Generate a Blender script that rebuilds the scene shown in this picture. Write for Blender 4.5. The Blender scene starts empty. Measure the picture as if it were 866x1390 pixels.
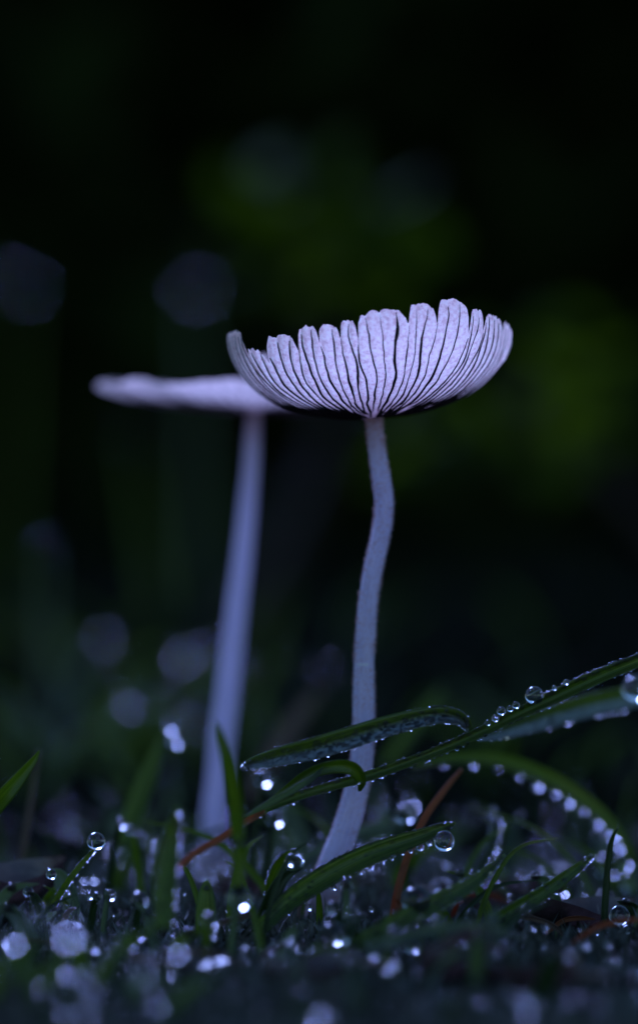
import bpy, math, random
import numpy as np
from mathutils import Vector, Matrix, noise

# ------------------------------------------------------------------ camera, sky, sun, exposure
# one unit is one centimetre
sc = bpy.context.scene
sc.unit_settings.system = 'METRIC'
sc.unit_settings.scale_length = 0.01
K = 0.00656            # centimetres per photograph pixel in the plane of focus
D = 30.0               # focus distance
H = 3.18               # camera height above the soil

cam_d = bpy.data.cameras.new('camera')
cam = bpy.data.objects.new('camera', cam_d)
sc.collection.objects.link(cam)
cam.location = (0, 0, H)
cam.rotation_euler = (math.radians(90), 0, 0)
cam_d.sensor_fit = 'VERTICAL'
cam_d.sensor_height = 36.0
cam_d.sensor_width = 24.0
cam_d.lens = 36.0 * D / (1390 * K)
cam_d.clip_start = 0.5
cam_d.clip_end = 20000
cam_d.dof.use_dof = True
cam_d.dof.focus_distance = D - 0.9
APERTURE = 1.15        # diameter of the entrance pupil, cm
cam_d.dof.aperture_fstop = cam_d.lens * 1e-3 / APERTURE
sc.camera = cam

SUN_EL, SUN_AZ = math.radians(36), math.radians(-21)   # behind the mushrooms, a little to the left
world = bpy.data.worlds.new('World')
sc.world = world
world.use_nodes = True
wn, wl = world.node_tree.nodes, world.node_tree.links
wn.clear()
sky = wn.new('ShaderNodeTexSky')
sky.sky_type = 'NISHITA'
sky.sun_disc = False
sky.sun_elevation = SUN_EL
sky.sun_rotation = SUN_AZ
sky.ozone_density = 7.0
sky.dust_density = 0.0
bg = wn.new('ShaderNodeBackground')
bg.inputs['Strength'].default_value = 0.10
wo = wn.new('ShaderNodeOutputWorld')
wl.new(sky.outputs[0], bg.inputs[0])
wl.new(bg.outputs[0], wo.inputs[0])

sun_d = bpy.data.lights.new('sun', 'SUN')
sun_d.energy = 5.0
sun_d.angle = math.radians(22)
sun_d.color = (0.31, 0.40, 1.0)
sun = bpy.data.objects.new('sun', sun_d)
sc.collection.objects.link(sun)
sdir = Vector((math.sin(SUN_AZ) * math.cos(SUN_EL), math.cos(SUN_AZ) * math.cos(SUN_EL), math.sin(SUN_EL)))
sun.rotation_euler = sdir.to_track_quat('Z', 'Y').to_euler()
sun.location = sdir * 300

vs = sc.view_settings
vs.view_transform = 'Standard'
vs.look = 'None'
vs.exposure = 0.55
vs.gamma = 1.0
vs.use_curve_mapping = False
cy = sc.cycles
cy.use_denoising = True
cy.use_adaptive_sampling = False
cy.caustics_reflective = False
cy.caustics_refractive = False
cy.sample_clamp_indirect = 0
cy.max_bounces = 14
cy.transmission_bounces = 10
cy.transparent_max_bounces = 8

# ------------------------------------------------------------------ helpers
def F(px, py, y=D):
    """point at depth y (cm in front of the camera) seen along that direction"""
    s = K * y / D
    return Vector(((px - 433) * s, y, H + (695 - py) * s))

def link(o):
    sc.collection.objects.link(o)
    return o

def mesh(name, V, Fc, uv=None, smooth=True):
    me = bpy.data.meshes.new(name)
    me.from_pydata([tuple(v) for v in V], [], [tuple(f) for f in Fc])
    if smooth:
        me.polygons.foreach_set('use_smooth', [True] * len(me.polygons))
    if uv is not None:
        l = me.uv_layers.new(name='UVMap')
        idx = np.empty(len(me.loops), dtype=np.int32)
        me.loops.foreach_get('vertex_index', idx)
        l.data.foreach_set('uv', np.asarray(uv, dtype=np.float32)[idx].ravel())
    me.update()
    return me

def obj(name, me, mat, parent=None, loc=None):
    o = bpy.data.objects.new(name, me)
    link(o)
    if mat is not None and len(me.materials) == 0:
        me.materials.append(mat)
    if parent is not None:
        o.parent = parent
    if loc is not None:
        o.location = loc
    return o

def tag(o, label=None, cat=None, group=None, kind=None):
    if label: o['label'] = label
    if cat: o['category'] = cat
    if group: o['group'] = group
    if kind: o['kind'] = kind
    return o

def empty(name, loc):
    e = bpy.data.objects.new(name, None)
    e.empty_display_size = 0.2
    e.location = loc
    return link(e)

def spline(pts, n):
    """Catmull-Rom through pts (sequences of any length) -> n rows"""
    P = np.array([list(p) for p in pts], dtype=float)
    P = np.vstack([2 * P[0] - P[1], P, 2 * P[-1] - P[-2]])
    m = len(P) - 3
    out = []
    for i in range(n):
        s = i / (n - 1) * m
        j = min(int(s), m - 1)
        t = s - j
        a, b, c, d = P[j], P[j + 1], P[j + 2], P[j + 3]
        out.append(0.5 * (2 * b + (c - a) * t + (2 * a - 5 * b + 4 * c - d) * t * t + (3 * b - a - 3 * c + d) * t ** 3))
    return np.array(out)

# ------------------------------------------------------------------ materials
def new_mat(name):
    m = bpy.data.materials.new(name)
    m.use_nodes = True
    m.node_tree.nodes.clear()
    N, L = m.node_tree.nodes, m.node_tree.links
    out = N.new('ShaderNodeOutputMaterial')
    return m, N, L, out

def ramp(N, stops):
    r = N.new('ShaderNodeValToRGB')
    while len(r.color_ramp.elements) > 1:
        r.color_ramp.elements.remove(r.color_ramp.elements[-1])
    r.color_ramp.elements[0].position = stops[0][0]
    r.color_ramp.elements[0].color = (*stops[0][1], 1)
    for p, c in stops[1:]:
        e = r.color_ramp.elements.new(p)
        e.color = (*c, 1)
    return r

def noise_tex(N, L, scale, detail=4, rough=0.6, coord='Object', stretch=None):
    tc = N.new('ShaderNodeTexCoord')
    n = N.new('ShaderNodeTexNoise')
    n.inputs['Scale'].default_value = scale
    n.inputs['Detail'].default_value = detail
    n.inputs['Roughness'].default_value = rough
    if stretch:
        mp = N.new('ShaderNodeMapping')
        mp.inputs['Scale'].default_value = stretch
        L.new(tc.outputs[coord], mp.inputs[0])
        L.new(mp.outputs[0], n.inputs['Vector'])
    else:
        L.new(tc.outputs[coord], n.inputs['Vector'])
    return n

def thin_mat(name, stops, scale, trans=0.5, tcol=None, rough=0.5, spec=0.3, coord='Object', stretch=None, bump=0.0, bscale=40, sub=None):
    """leafy or fungal tissue: reflects and lets light through"""
    m, N, L, out = new_mat(name)
    n = noise_tex(N, L, scale, coord=coord, stretch=stretch)
    r = ramp(N, stops)
    L.new(n.outputs['Fac'], r.inputs[0])
    p = N.new('ShaderNodeBsdfPrincipled')
    p.inputs['Roughness'].default_value = rough
    p.inputs['Specular IOR Level'].default_value = spec
    L.new(r.outputs[0], p.inputs['Base Color'])
    t = N.new('ShaderNodeBsdfTranslucent')
    if tcol:
        mx = N.new('ShaderNodeMixRGB')
        mx.blend_type = 'MULTIPLY'
        mx.inputs[0].default_value = 1
        mx.inputs[2].default_value = (*tcol, 1)
        L.new(r.outputs[0], mx.inputs[1])
        L.new(mx.outputs[0], t.inputs[0])
    else:
        L.new(r.outputs[0], t.inputs[0])
    if bump:
        bn = noise_tex(N, L, bscale, 3, coord=coord, stretch=stretch)
        b = N.new('ShaderNodeBump')
        b.inputs['Strength'].default_value = bump
        b.inputs['Distance'].default_value = 0.01
        L.new(bn.outputs['Fac'], b.inputs['Height'])
        L.new(b.outputs[0], p.inputs['Normal'])
    ms = N.new('ShaderNodeMixShader')
    ms.inputs[0].default_value = trans
    L.new(p.outputs[0], ms.inputs[1])
    L.new(t.outputs[0], ms.inputs[2])
    L.new(ms.outputs[0], out.inputs[0])
    return m

M = {}
M['cap'] = thin_mat('cap_flesh', [(0.34, (0.74, 0.48, 0.45)), (0.5, (0.95, 0.70, 0.63)), (0.66, (1.0, 0.85, 0.76))], 30, trans=0.62, rough=0.5, bump=0.8, bscale=110)
def cap_centre(m):
    N, L = m.node_tree.nodes, m.node_tree.links
    r = next(n for n in N if n.type == 'VALTORGB')
    tc = N.new('ShaderNodeTexCoord')
    sp = N.new('ShaderNodeSeparateXYZ')
    L.new(tc.outputs['UV'], sp.inputs[0])
    r2 = ramp(N, [(0.0, (0.30, 0.22, 0.24)), (0.25, (0.58, 0.48, 0.52)), (0.5, (0.84, 0.80, 0.82)), (0.75, (1, 1, 1))])
    L.new(sp.outputs[1], r2.inputs[0])
    mx = N.new('ShaderNodeMixRGB')
    mx.blend_type = 'MULTIPLY'
    mx.inputs[0].default_value = 1
    ends = [l.to_socket for l in r.outputs[0].links]
    L.new(r.outputs[0], mx.inputs[1])
    L.new(r2.outputs[0], mx.inputs[2])
    for e in ends:
        L.new(mx.outputs[0], e)
cap_centre(M['cap'])
M['scar'] = thin_mat('scar_flesh', [(0.3, (0.85, 0.85, 0.9)), (0.7, (0.95, 0.95, 0.95))], 14, trans=0.3)
M['gill'] = thin_mat('gill_black', [(0.3, (0.010, 0.008, 0.012)), (0.7, (0.035, 0.026, 0.034))], 20, trans=0.05, rough=0.8, spec=0.1)
M['gill_brown'] = thin_mat('gill_brown', [(0.3, (0.14, 0.10, 0.12)), (0.7, (0.26, 0.19, 0.22))], 20, trans=0.1, rough=0.8, spec=0.1)
M['grass'] = thin_mat('grass_leaf', [(0.3, (0.045, 0.085, 0.010)), (0.52, (0.070, 0.13, 0.015)), (0.66, (0.13, 0.18, 0.028)), (0.78, (0.20, 0.18, 0.04))], 6, trans=0.5, tcol=(2.6, 2.2, 0.9), rough=0.32, spec=0.5, coord='UV', stretch=(2.4, 0.4, 1), bump=0.6, bscale=3)
def dew_sheen_tint():
    m = thin_mat('grass_leaf_sheen_tint', [(0.3, (0.045, 0.085, 0.010)), (0.75, (0.10, 0.16, 0.025))], 6, trans=0.45, tcol=(2.6, 2.2, 0.9), rough=0.3, spec=0.6, coord='UV', stretch=(2.4, 0.4, 1), bump=0.6, bscale=3)
    N, L = m.node_tree.nodes, m.node_tree.links
    r = next(n for n in N if n.type == 'VALTORGB')
    tc = N.new('ShaderNodeTexCoord')
    sp = N.new('ShaderNodeSeparateXYZ')
    L.new(tc.outputs['UV'], sp.inputs[0])
    n = noise_tex(N, L, 60, 3)
    ad = N.new('ShaderNodeMath')
    ad.operation = 'MULTIPLY_ADD'
    ad.inputs[1].default_value = 0.5
    L.new(n.outputs['Fac'], ad.inputs[0])
    L.new(sp.outputs[0], ad.inputs[2])
    rr = ramp(N, [(0.62, (0.9, 0.9, 0.9)), (0.86, (0, 0, 0))])
    L.new(ad.outputs[0], rr.inputs[0])
    mx = N.new('ShaderNodeMixRGB')
    mx.inputs[2].default_value = (0.26, 0.33, 0.40, 1)  # bluish sky sheen of the dew film, put into the base colour
    L.new(rr.outputs[0], mx.inputs[0])
    ends = [l.to_socket for l in r.outputs[0].links]
    L.new(r.outputs[0], mx.inputs[1])
    for e in ends:
        if e.node.type == 'BSDF_PRINCIPLED':
            L.new(mx.outputs[0], e)
    return m
M['dew_sheen_tint'] = dew_sheen_tint()
M['grass_dark'] = thin_mat('grass_leaf_dark', [(0.3, (0.012, 0.028, 0.008)), (0.7, (0.035, 0.075, 0.018))], 6, trans=0.35, tcol=(2.2, 2, 1), rough=0.35, spec=0.5, coord='UV', stretch=(2.4, 0.4, 1), bump=0.6, bscale=3)
M['grass_pale'] = thin_mat('grass_leaf_pale', [(0.3, (0.06, 0.085, 0.06)), (0.7, (0.11, 0.15, 0.11))], 6, trans=0.45, tcol=(3, 3, 2), rough=0.35, spec=0.5, coord='UV', stretch=(2.4, 0.4, 1), bump=0.5, bscale=3)
M['dry'] = thin_mat('dry_stalk', [(0.3, (0.20, 0.070, 0.028)), (0.7, (0.40, 0.145, 0.06))], 8, trans=0.4, tcol=(1.5, 1.3, 1), rough=0.6, spec=0.3, coord='UV', stretch=(4.0, 1.0, 1), bump=0.5, bscale=4)
M['straw'] = thin_mat('straw', [(0.3, (0.10, 0.065, 0.045)), (0.7, (0.20, 0.14, 0.10))], 8, trans=0.3, rough=0.6, coord='UV', stretch=(4.0, 1.0, 1))
M['dead'] = thin_mat('dead_leaf', [(0.3, (0.030, 0.020, 0.020)), (0.5, (0.055, 0.036, 0.034)), (0.75, (0.10, 0.065, 0.055))], 3, trans=0.15, rough=0.25, spec=0.8, bump=0.8, bscale=14)
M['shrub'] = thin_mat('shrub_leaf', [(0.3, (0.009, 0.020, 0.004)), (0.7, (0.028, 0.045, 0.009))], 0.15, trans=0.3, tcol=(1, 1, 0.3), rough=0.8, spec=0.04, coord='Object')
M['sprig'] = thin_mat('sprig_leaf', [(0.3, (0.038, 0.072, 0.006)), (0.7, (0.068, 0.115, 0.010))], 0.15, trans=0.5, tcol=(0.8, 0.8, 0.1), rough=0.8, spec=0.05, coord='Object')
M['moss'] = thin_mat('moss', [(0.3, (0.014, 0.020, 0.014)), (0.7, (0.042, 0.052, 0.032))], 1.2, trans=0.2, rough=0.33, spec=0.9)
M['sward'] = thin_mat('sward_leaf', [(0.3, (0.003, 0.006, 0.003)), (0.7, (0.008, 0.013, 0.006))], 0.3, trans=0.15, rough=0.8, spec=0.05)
M['bark'] = thin_mat('bark', [(0.3, (0.02, 0.015, 0.012)), (0.7, (0.06, 0.045, 0.035))], 2, trans=0.0, rough=0.9, spec=0.1)

def stem_material():
    m, N, L, out = new_mat('stem_flesh')
    n = noise_tex(N, L, 9, 4, coord='UV', stretch=(9, 1.2, 1))
    r = ramp(N, [(0.36, (0.54, 0.48, 0.70)), (0.5, (0.76, 0.69, 0.90)), (0.64, (0.92, 0.84, 0.99))])
    L.new(n.outputs['Fac'], r.inputs[0])
    # warm tinge of the flesh just under the cap
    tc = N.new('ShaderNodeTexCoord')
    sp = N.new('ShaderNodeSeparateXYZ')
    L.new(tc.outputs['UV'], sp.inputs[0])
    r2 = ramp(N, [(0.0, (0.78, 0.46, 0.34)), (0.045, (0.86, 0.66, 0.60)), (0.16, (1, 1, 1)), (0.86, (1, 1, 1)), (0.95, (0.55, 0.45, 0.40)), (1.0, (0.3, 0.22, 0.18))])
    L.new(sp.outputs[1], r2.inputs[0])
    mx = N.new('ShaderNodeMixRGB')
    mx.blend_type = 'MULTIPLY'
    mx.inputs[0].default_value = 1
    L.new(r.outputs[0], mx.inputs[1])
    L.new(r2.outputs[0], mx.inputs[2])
    p = N.new('ShaderNodeBsdfPrincipled')
    p.inputs['Roughness'].default_value = 0.6
    p.inputs['Specular IOR Level'].default_value = 0.2
    L.new(mx.outputs[0], p.inputs['Base Color'])
    p.inputs['Sheen Weight'].default_value = 0.7
    p.inputs['Sheen Roughness'].default_value = 0.35
    bn = noise_tex(N, L, 14, 3, coord='UV', stretch=(10, 3, 1))
    b = N.new('ShaderNodeBump')
    b.inputs['Strength'].default_value = 0.5
    b.inputs['Distance'].default_value = 0.006
    L.new(bn.outputs['Fac'], b.inputs['Height'])
    L.new(b.outputs[0], p.inputs['Normal'])
    t = N.new('ShaderNodeBsdfTranslucent')
    L.new(mx.outputs[0], t.inputs[0])
    ms = N.new('ShaderNodeMixShader')
    ms.inputs[0].default_value = 0.26
    L.new(p.outputs[0], ms.inputs[1])
    L.new(t.outputs[0], ms.inputs[2])
    L.new(ms.outputs[0], out.inputs[0])
    return m
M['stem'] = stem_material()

def water_material():
    m, N, L, out = new_mat('water')
    g = N.new('ShaderNodeBsdfGlass')
    g.inputs['IOR'].default_value = 1.33
    g.inputs['Roughness'].default_value = 0.0
    L.new(g.outputs[0], out.inputs[0])
    return m
M['water'] = water_material()

def soil_material():
    m, N, L, out = new_mat('wet_soil')
    n = noise_tex(N, L, 1.3, 6, 0.65)
    r = ramp(N, [(0.32, (0.006, 0.005, 0.005)), (0.5, (0.012, 0.010, 0.010)), (0.7, (0.026, 0.020, 0.018))])
    L.new(n.outputs['Fac'], r.inputs[0])
    p = N.new('ShaderNodeBsdfPrincipled')
    n2 = noise_tex(N, L, 2.2, 3)
    rr = ramp(N, [(0.4, (0.55,) * 3), (0.6, (0.95,) * 3)])
    L.new(n2.outputs['Fac'], rr.inputs[0])
    L.new(rr.outputs[0], p.inputs['Roughness'])
    p.inputs['Specular IOR Level'].default_value = 0.12
    L.new(r.outputs[0], p.inputs['Base Color'])
    n3 = noise_tex(N, L, 9, 6, 0.7)
    b = N.new('ShaderNodeBump')
    b.inputs['Strength'].default_value = 0.9
    b.inputs['Distance'].default_value = 0.06
    L.new(n3.outputs['Fac'], b.inputs['Height'])
    L.new(b.outputs[0], p.inputs['Normal'])
    L.new(p.outputs[0], out.inputs[0])
    return m
M['soil'] = soil_material()

# ------------------------------------------------------------------ the ground
def ground_z(x, y):
    a = 0.16 * noise.noise(Vector((x * 0.45, y * 0.45, 1.7))) + 0.07 * noise.noise(Vector((x * 1.6, y * 1.6, 5.1)))
    far = max(0.0, (y - 62) / 60.0)
    if 20 < y < 46 and abs(x) < 7:
        a += 0.05 * noise.noise(Vector((x * 4.5, y * 4.5, 8.0))) + 0.03 * noise.noise(Vector((x * 10, y * 10, 3.0)))
    added_bank = max(0.0, min(1.0, (y - 150) / 70.0))  # unseen rise added to close off bright sky gaps in the thicket
    a += 30 * added_bank * added_bank * (3 - 2 * added_bank) * (1 + 0.25 * noise.noise(Vector((x * 0.02, y * 0.02, 4.0))))
    return a - 0.54 + 0.5 * min(far, 3) * (0.5 + noise.noise(Vector((x * 0.05, y * 0.05, 0))))

def axis(c0, c1, step, far):
    inner = list(np.arange(c0, c1 + 1e-6, step))
    hi, lo, s = [], [], step
    v = c1
    while v < far:
        s *= 1.35
        v += s
        hi.append(v)
    s, v = step, c0
    while v > -far:
        s *= 1.35
        v -= s
        lo.append(v)
    return lo[::-1] + inner + hi

gx, gy = axis(-6, 6, 0.08, 4000), axis(19, 44, 0.08, 4000)
GV = [(x, y, ground_z(x, y)) for y in gy for x in gx]
w = len(gx)
GF = [(j * w + i, j * w + i + 1, (j + 1) * w + i + 1, (j + 1) * w + i) for j in range(len(gy) - 1) for i in range(w - 1)]
tag(obj('ground', mesh('ground', GV, GF), M['soil']), kind='structure')

# ------------------------------------------------------------------ shrubs of the dark thicket behind
def leaf_cloud(rng, n, shape, size, droop=0.2):
    V, Fc = [], []
    for _ in range(n):
        c = shape(rng)
        d = Vector((rng.gauss(0, 1), rng.gauss(0, 1), rng.gauss(0, 0.7) - droop)).normalized()
        s = d.cross(Vector((rng.gauss(0, 1), rng.gauss(0, 1), rng.gauss(0, 1)))).normalized()
        nn = d.cross(s)
        l = size * rng.uniform(0.6, 1.3)
        wd = l * rng.uniform(0.28, 0.4)
        b = len(V)
        V += [c - d * l * 0.5, c - d * l * 0.12 + s * wd + nn * l * 0.06, c + d * l * 0.25 + s * wd * 0.75 + nn * l * 0.04, c + d * l * 0.55 - nn * l * 0.08,
              c + d * l * 0.25 - s * wd * 0.75 + nn * l * 0.04, c - d * l * 0.12 - s * wd + nn * l * 0.06, c]
        Fc += [(b, b + 1, b + 6), (b + 1, b + 2, b + 6), (b + 2, b + 3, b + 6), (b + 3, b + 4, b + 6), (b + 4, b + 5, b + 6), (b + 5, b, b + 6)]
    return V, Fc

def tube(pts, radii, sides=10, n=None, cap=True, ridge=0.0, seed=0):
    n = n or len(pts) * 4
    R = spline([list(p) + [r] for p, r in zip(pts, radii)], n)
    C, rad = R[:, :3], R[:, 3]
    V, Fc, UV = [], [], []
    prev = None
    for i in range(n):
        t = C[min(i + 1, n - 1)] - C[max(i - 1, 0)]
        t = Vector(t).normalized()
        if prev is None:
            a = t.cross(Vector((0.13, 1, 0.21))).normalized()
        else:
            a = (prev - t * prev.dot(t)).normalized()
        prev = a
        b = t.cross(a)
        for k in range(sides):
            th = 2 * math.pi * k / sides
            rr = rad[i]
            if ridge:
                rr *= 1 + ridge * noise.noise(Vector((math.cos(th) * 2.2 + seed, math.sin(th) * 2.2, i * 0.13)))
            V.append(Vector(C[i]) + a * math.cos(th) * rr + b * math.sin(th) * rr)
            UV.append((abs(k / sides * 2 - 1), i / (n - 1)))
    for i in range(n - 1):
        for k in range(sides):
            k2 = (k + 1) % sides
            Fc.append((i * sides + k, i * sides + k2, (i + 1) * sides + k2, (i + 1) * sides + k))
    if cap:
        Fc.append(tuple(range(sides))[::-1])
        Fc.append(tuple((n - 1) * sides + k for k in range(sides)))
    return V, Fc, UV, C, rad

def shrub(x, y, rx, ry, h, n, leaf, label, seed, m='shrub', lean=0.0):
    rng = random.Random(seed)
    z0 = ground_z(x, y)
    root = empty('shrub', (x, y, z0))
    tag(root, label, 'shrub', 'shrubs of the dark thicket behind the mushrooms')
    SV, SF = [], []
    tips = []
    for i in range(9):
        a = rng.uniform(0, 2 * math.pi)
        top = Vector((math.cos(a) * rx * rng.uniform(0.2, 0.75) + lean * h, math.sin(a) * ry * rng.uniform(0.2, 0.7), h * rng.uniform(0.6, 0.95)))
        mid = Vector((top.x * 0.35, top.y * 0.35, top.z * 0.5))
        v, f, _, _, _ = tube([Vector((0, 0, -0.3)), mid, top], [0.55, 0.36, 0.08], 7, 8)
        o = len(SV)
        SV += v
        SF += [tuple(q + o for q in ff) for ff in f]
        tips += [mid, top, (mid + top) / 2]
    obj('stem', mesh('shrub_stem', SV, SF), M['bark'], root)
    def shape(r):
        # clumps round the twigs inside an uneven dome
        if r.random() < 0.6:
            c = r.choice(tips)
            p = c + Vector((r.gauss(0, rx * 0.22), r.gauss(0, ry * 0.22), r.gauss(0, h * 0.13)))
        else:
            u, v = r.uniform(0, 2 * math.pi), r.uniform(0.0, 1.0)
            q = r.uniform(0.55, 1.0)
            p = Vector((math.cos(u) * rx * q * math.cos(v * 1.4) + lean * h * v, math.sin(u) * ry * q * math.cos(v * 1.4), h * math.sin(v * 1.5)))
        p.z = max(0.3, p.z)
        return p
    v, f = leaf_cloud(rng, n, shape, leaf)
    c = obj('crown', mesh('shrub_crown', v, f), M[m], root)
    return root

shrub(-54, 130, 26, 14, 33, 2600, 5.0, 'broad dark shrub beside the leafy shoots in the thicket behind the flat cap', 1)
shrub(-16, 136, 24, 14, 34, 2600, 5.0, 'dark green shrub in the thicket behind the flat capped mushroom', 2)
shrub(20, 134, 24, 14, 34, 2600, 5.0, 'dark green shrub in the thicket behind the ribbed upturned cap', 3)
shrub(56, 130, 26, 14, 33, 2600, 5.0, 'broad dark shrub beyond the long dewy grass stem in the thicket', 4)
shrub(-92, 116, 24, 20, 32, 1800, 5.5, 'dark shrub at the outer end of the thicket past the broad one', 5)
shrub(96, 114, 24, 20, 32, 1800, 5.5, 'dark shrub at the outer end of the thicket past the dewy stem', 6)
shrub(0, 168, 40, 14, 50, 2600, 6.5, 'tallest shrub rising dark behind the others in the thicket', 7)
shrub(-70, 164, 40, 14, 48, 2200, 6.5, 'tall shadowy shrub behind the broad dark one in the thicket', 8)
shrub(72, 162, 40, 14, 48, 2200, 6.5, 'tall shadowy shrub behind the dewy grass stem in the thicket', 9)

def sprig(px, py, y, r, n, label, seed, m='sprig', leaf=3.2):
    """a leafy shoot standing free in front of the thicket"""
    rng = random.Random(seed)
    c = F(px, py, y)
    base = Vector((c.x + rng.uniform(-4, 4), y + 3, ground_z(c.x, y + 3)))
    root = empty('leafy_shoot', base)
    tag(root, label, 'plant', 'leafy shoots before the thicket')
    top = c - base
    v, f, uv, _, _ = tube([Vector((0, 0, -0.3)), top * 0.5 + Vector((1.5, 0, 0)), top], [0.3, 0.22, 0.1], 7, 12)
    obj('stem', mesh('shoot_stem', v, f, uv), M['bark'], root)
    for i in range(n):
        an, ra = rng.uniform(0, 6.283), r * math.sqrt(rng.random())
        cc = top + Vector((math.cos(an) * ra, rng.gauss(0, r * 0.3), math.sin(an) * ra * 0.75))
        lv, lf = leaf_cloud(rng, 1, lambda q: cc, leaf)
        obj('leaf', mesh('shoot_leaf', lv, lf), M[m], root)
    return root

sprig(425, 330, 66, 2.3, 40, 'yellow green leafy shoot glowing faintly above the ribbed mushroom cap', 21, leaf=1.1)
sprig(690, 550, 64, 2.6, 36, 'green leafy shoot glowing faintly beside the ribbed mushroom cap', 22, leaf=1.1)
sprig(20, 870, 62, 1.4, 7, 'low green leafy shoot at the foot of the thicket by the flat mushroom', 25, leaf=0.9)

# ------------------------------------------------------------------ mushrooms
def make_cap_fn(prof, zfun, n_gill, warp, seed, bulge, tilt_lobe):
    """returns surf(u, t) -> (point, outward normal); u angle from the side facing -Y, t 0 stem .. 1 rim"""
    Z = np.array([p[0] for p in prof], float) * K
    R = np.array([p[1] for p in prof], float) * K
    s = np.concatenate([[0], np.cumsum(np.hypot(np.diff(Z), np.diff(R)))])
    def base(a):
        return np.interp(a, s, R), np.interp(a, s, Z)
    def smooth(a):
        e = 0.045
        q = [base(max(0, min(a + d, s[-1]))) for d in (-2 * e, -e, 0, e, 2 * e)]
        wts = (0.1, 0.22, 0.36, 0.22, 0.1)
        return sum(w_ * x[0] for w_, x in zip(wts, q)), sum(w_ * x[1] for w_, x in zip(wts, q))
    def wob(u, t):
        c, d = math.cos(u), math.sin(u)
        return warp * t * (noise.noise(Vector((c * 3.0, d * 3.0, t * 2.2 + seed))) + 0.35 * noise.noise(Vector((c * 11, d * 11, t * 5 + seed))))
    def surf(u, t):
        zt = zfun(u) * K
        smax = float(np.interp(zt, Z, s))
        a = t * smax
        r, z = smooth(a)
        r2, z2 = smooth(a + 0.01)
        tr, tz = r2 - r, z2 - z
        l = math.hypot(tr, tz) or 1
        nr, nz = tz / l, -tr / l
        ph = (u * n_gill / (2 * math.pi)) % 1.0
        b = bulge * (math.sin(math.pi * ph) - 0.5) * min(1, t * 2)
        c, d = math.cos(u), math.sin(u)
        b += tilt_lobe * t ** 3 * noise.noise(Vector((c * 2.6 + seed, d * 2.6, 9.0)))
        r += nr * b
        z += nz * b
        uu = u + wob(u, t)
        return Vector((r * math.sin(uu), -r * math.cos(uu), z)), Vector((nr * math.sin(uu), -nr * math.cos(uu), nz))
    return surf

def build_cap(root, name, surf, n_gill, per, nt, gseg, gw, gd, rng, capmat, gillmat, short=0.5):
    nu = n_gill * per
    V, Fc, UV = [], [], []
    for j in range(nt + 1):
        t = (j / nt)
        for i in range(nu):
            u = 2 * math.pi * (i + 0.0) / nu
            p, n_ = surf(u, t)
            V.append(p)
            UV.append((i / nu, t))
    for j in range(nt):
        for i in range(nu):
            i2 = (i + 1) % nu
            Fc.append((j * nu + i, j * nu + i2, (j + 1) * nu + i2, (j + 1) * nu + i))
    cap = obj('cap', mesh(name, V, Fc, UV), capmat, root)
    for g in range(n_gill):
        u0 = 2 * math.pi * g / n_gill
        t0 = 0.02 if rng.random() > short else rng.uniform(0.1, 0.3)
        t1 = rng.uniform(0.965, 0.992)
        GVv, GFf = [], []
        wv, sd = gw * rng.choice((0.55, 0.75, 0.9, 1.0, 1.15, 1.5)), rng.uniform(0, 100)
        thick_at, thick_amt = rng.uniform(0.2, 0.9), rng.choice((0, 0, 0, 0.3, 0.6))
        for k in range(gseg + 1):
            f = k / gseg
            t = t0 + (t1 - t0) * f
            q, n_ = surf(u0, t)
            jit = 0.017 * noise.noise(Vector((sd, t * 6, 0))) + 0.009 * noise.noise(Vector((sd, t * 22, 4)))
            tang = n_.cross(Vector((0, 0, 1)))
            tang = tang.normalized() if tang.length > 1e-4 else Vector((1, 0, 0))
            wl_ = wv * (0.62 + 0.5 * noise.noise(Vector((sd, t * 9, 8))) + 0.22 * (1 - t) + thick_amt * math.exp(-((t - thick_at) / 0.1) ** 2))
            wl_ = max(wl_, gw * 0.28) * min(1.0, 0.25 + (1 - f) * 9) * min(1, 0.3 + f * 8)
            dp = gd * (0.25 + 0.75 * (1 - t)) * min(1, 0.2 + f * 6)
            c = q + tang * jit
            GVv += [c - tang * wl_ * 0.5 - n_ * 0.004, c - tang * wl_ * 0.28 + n_ * dp, c + tang * wl_ * 0.28 + n_ * dp, c + tang * wl_ * 0.5 - n_ * 0.004]
        for k in range(gseg):
            for e in range(3):
                a = k * 4 + e
                GFf.append((a, a + 1, a + 5, a + 4))
        obj('gill', mesh('gill', GVv, GFf), gillmat, root)
    return cap

# ---- the ribbed, upturned mushroom in focus
m1_base = F(434, 1258, D)
m1 = empty('mushroom', m1_base)
tag(m1, 'mushroom in focus with upturned ribbed cap and black gill lines on curved slender stem', 'mushroom')

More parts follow.
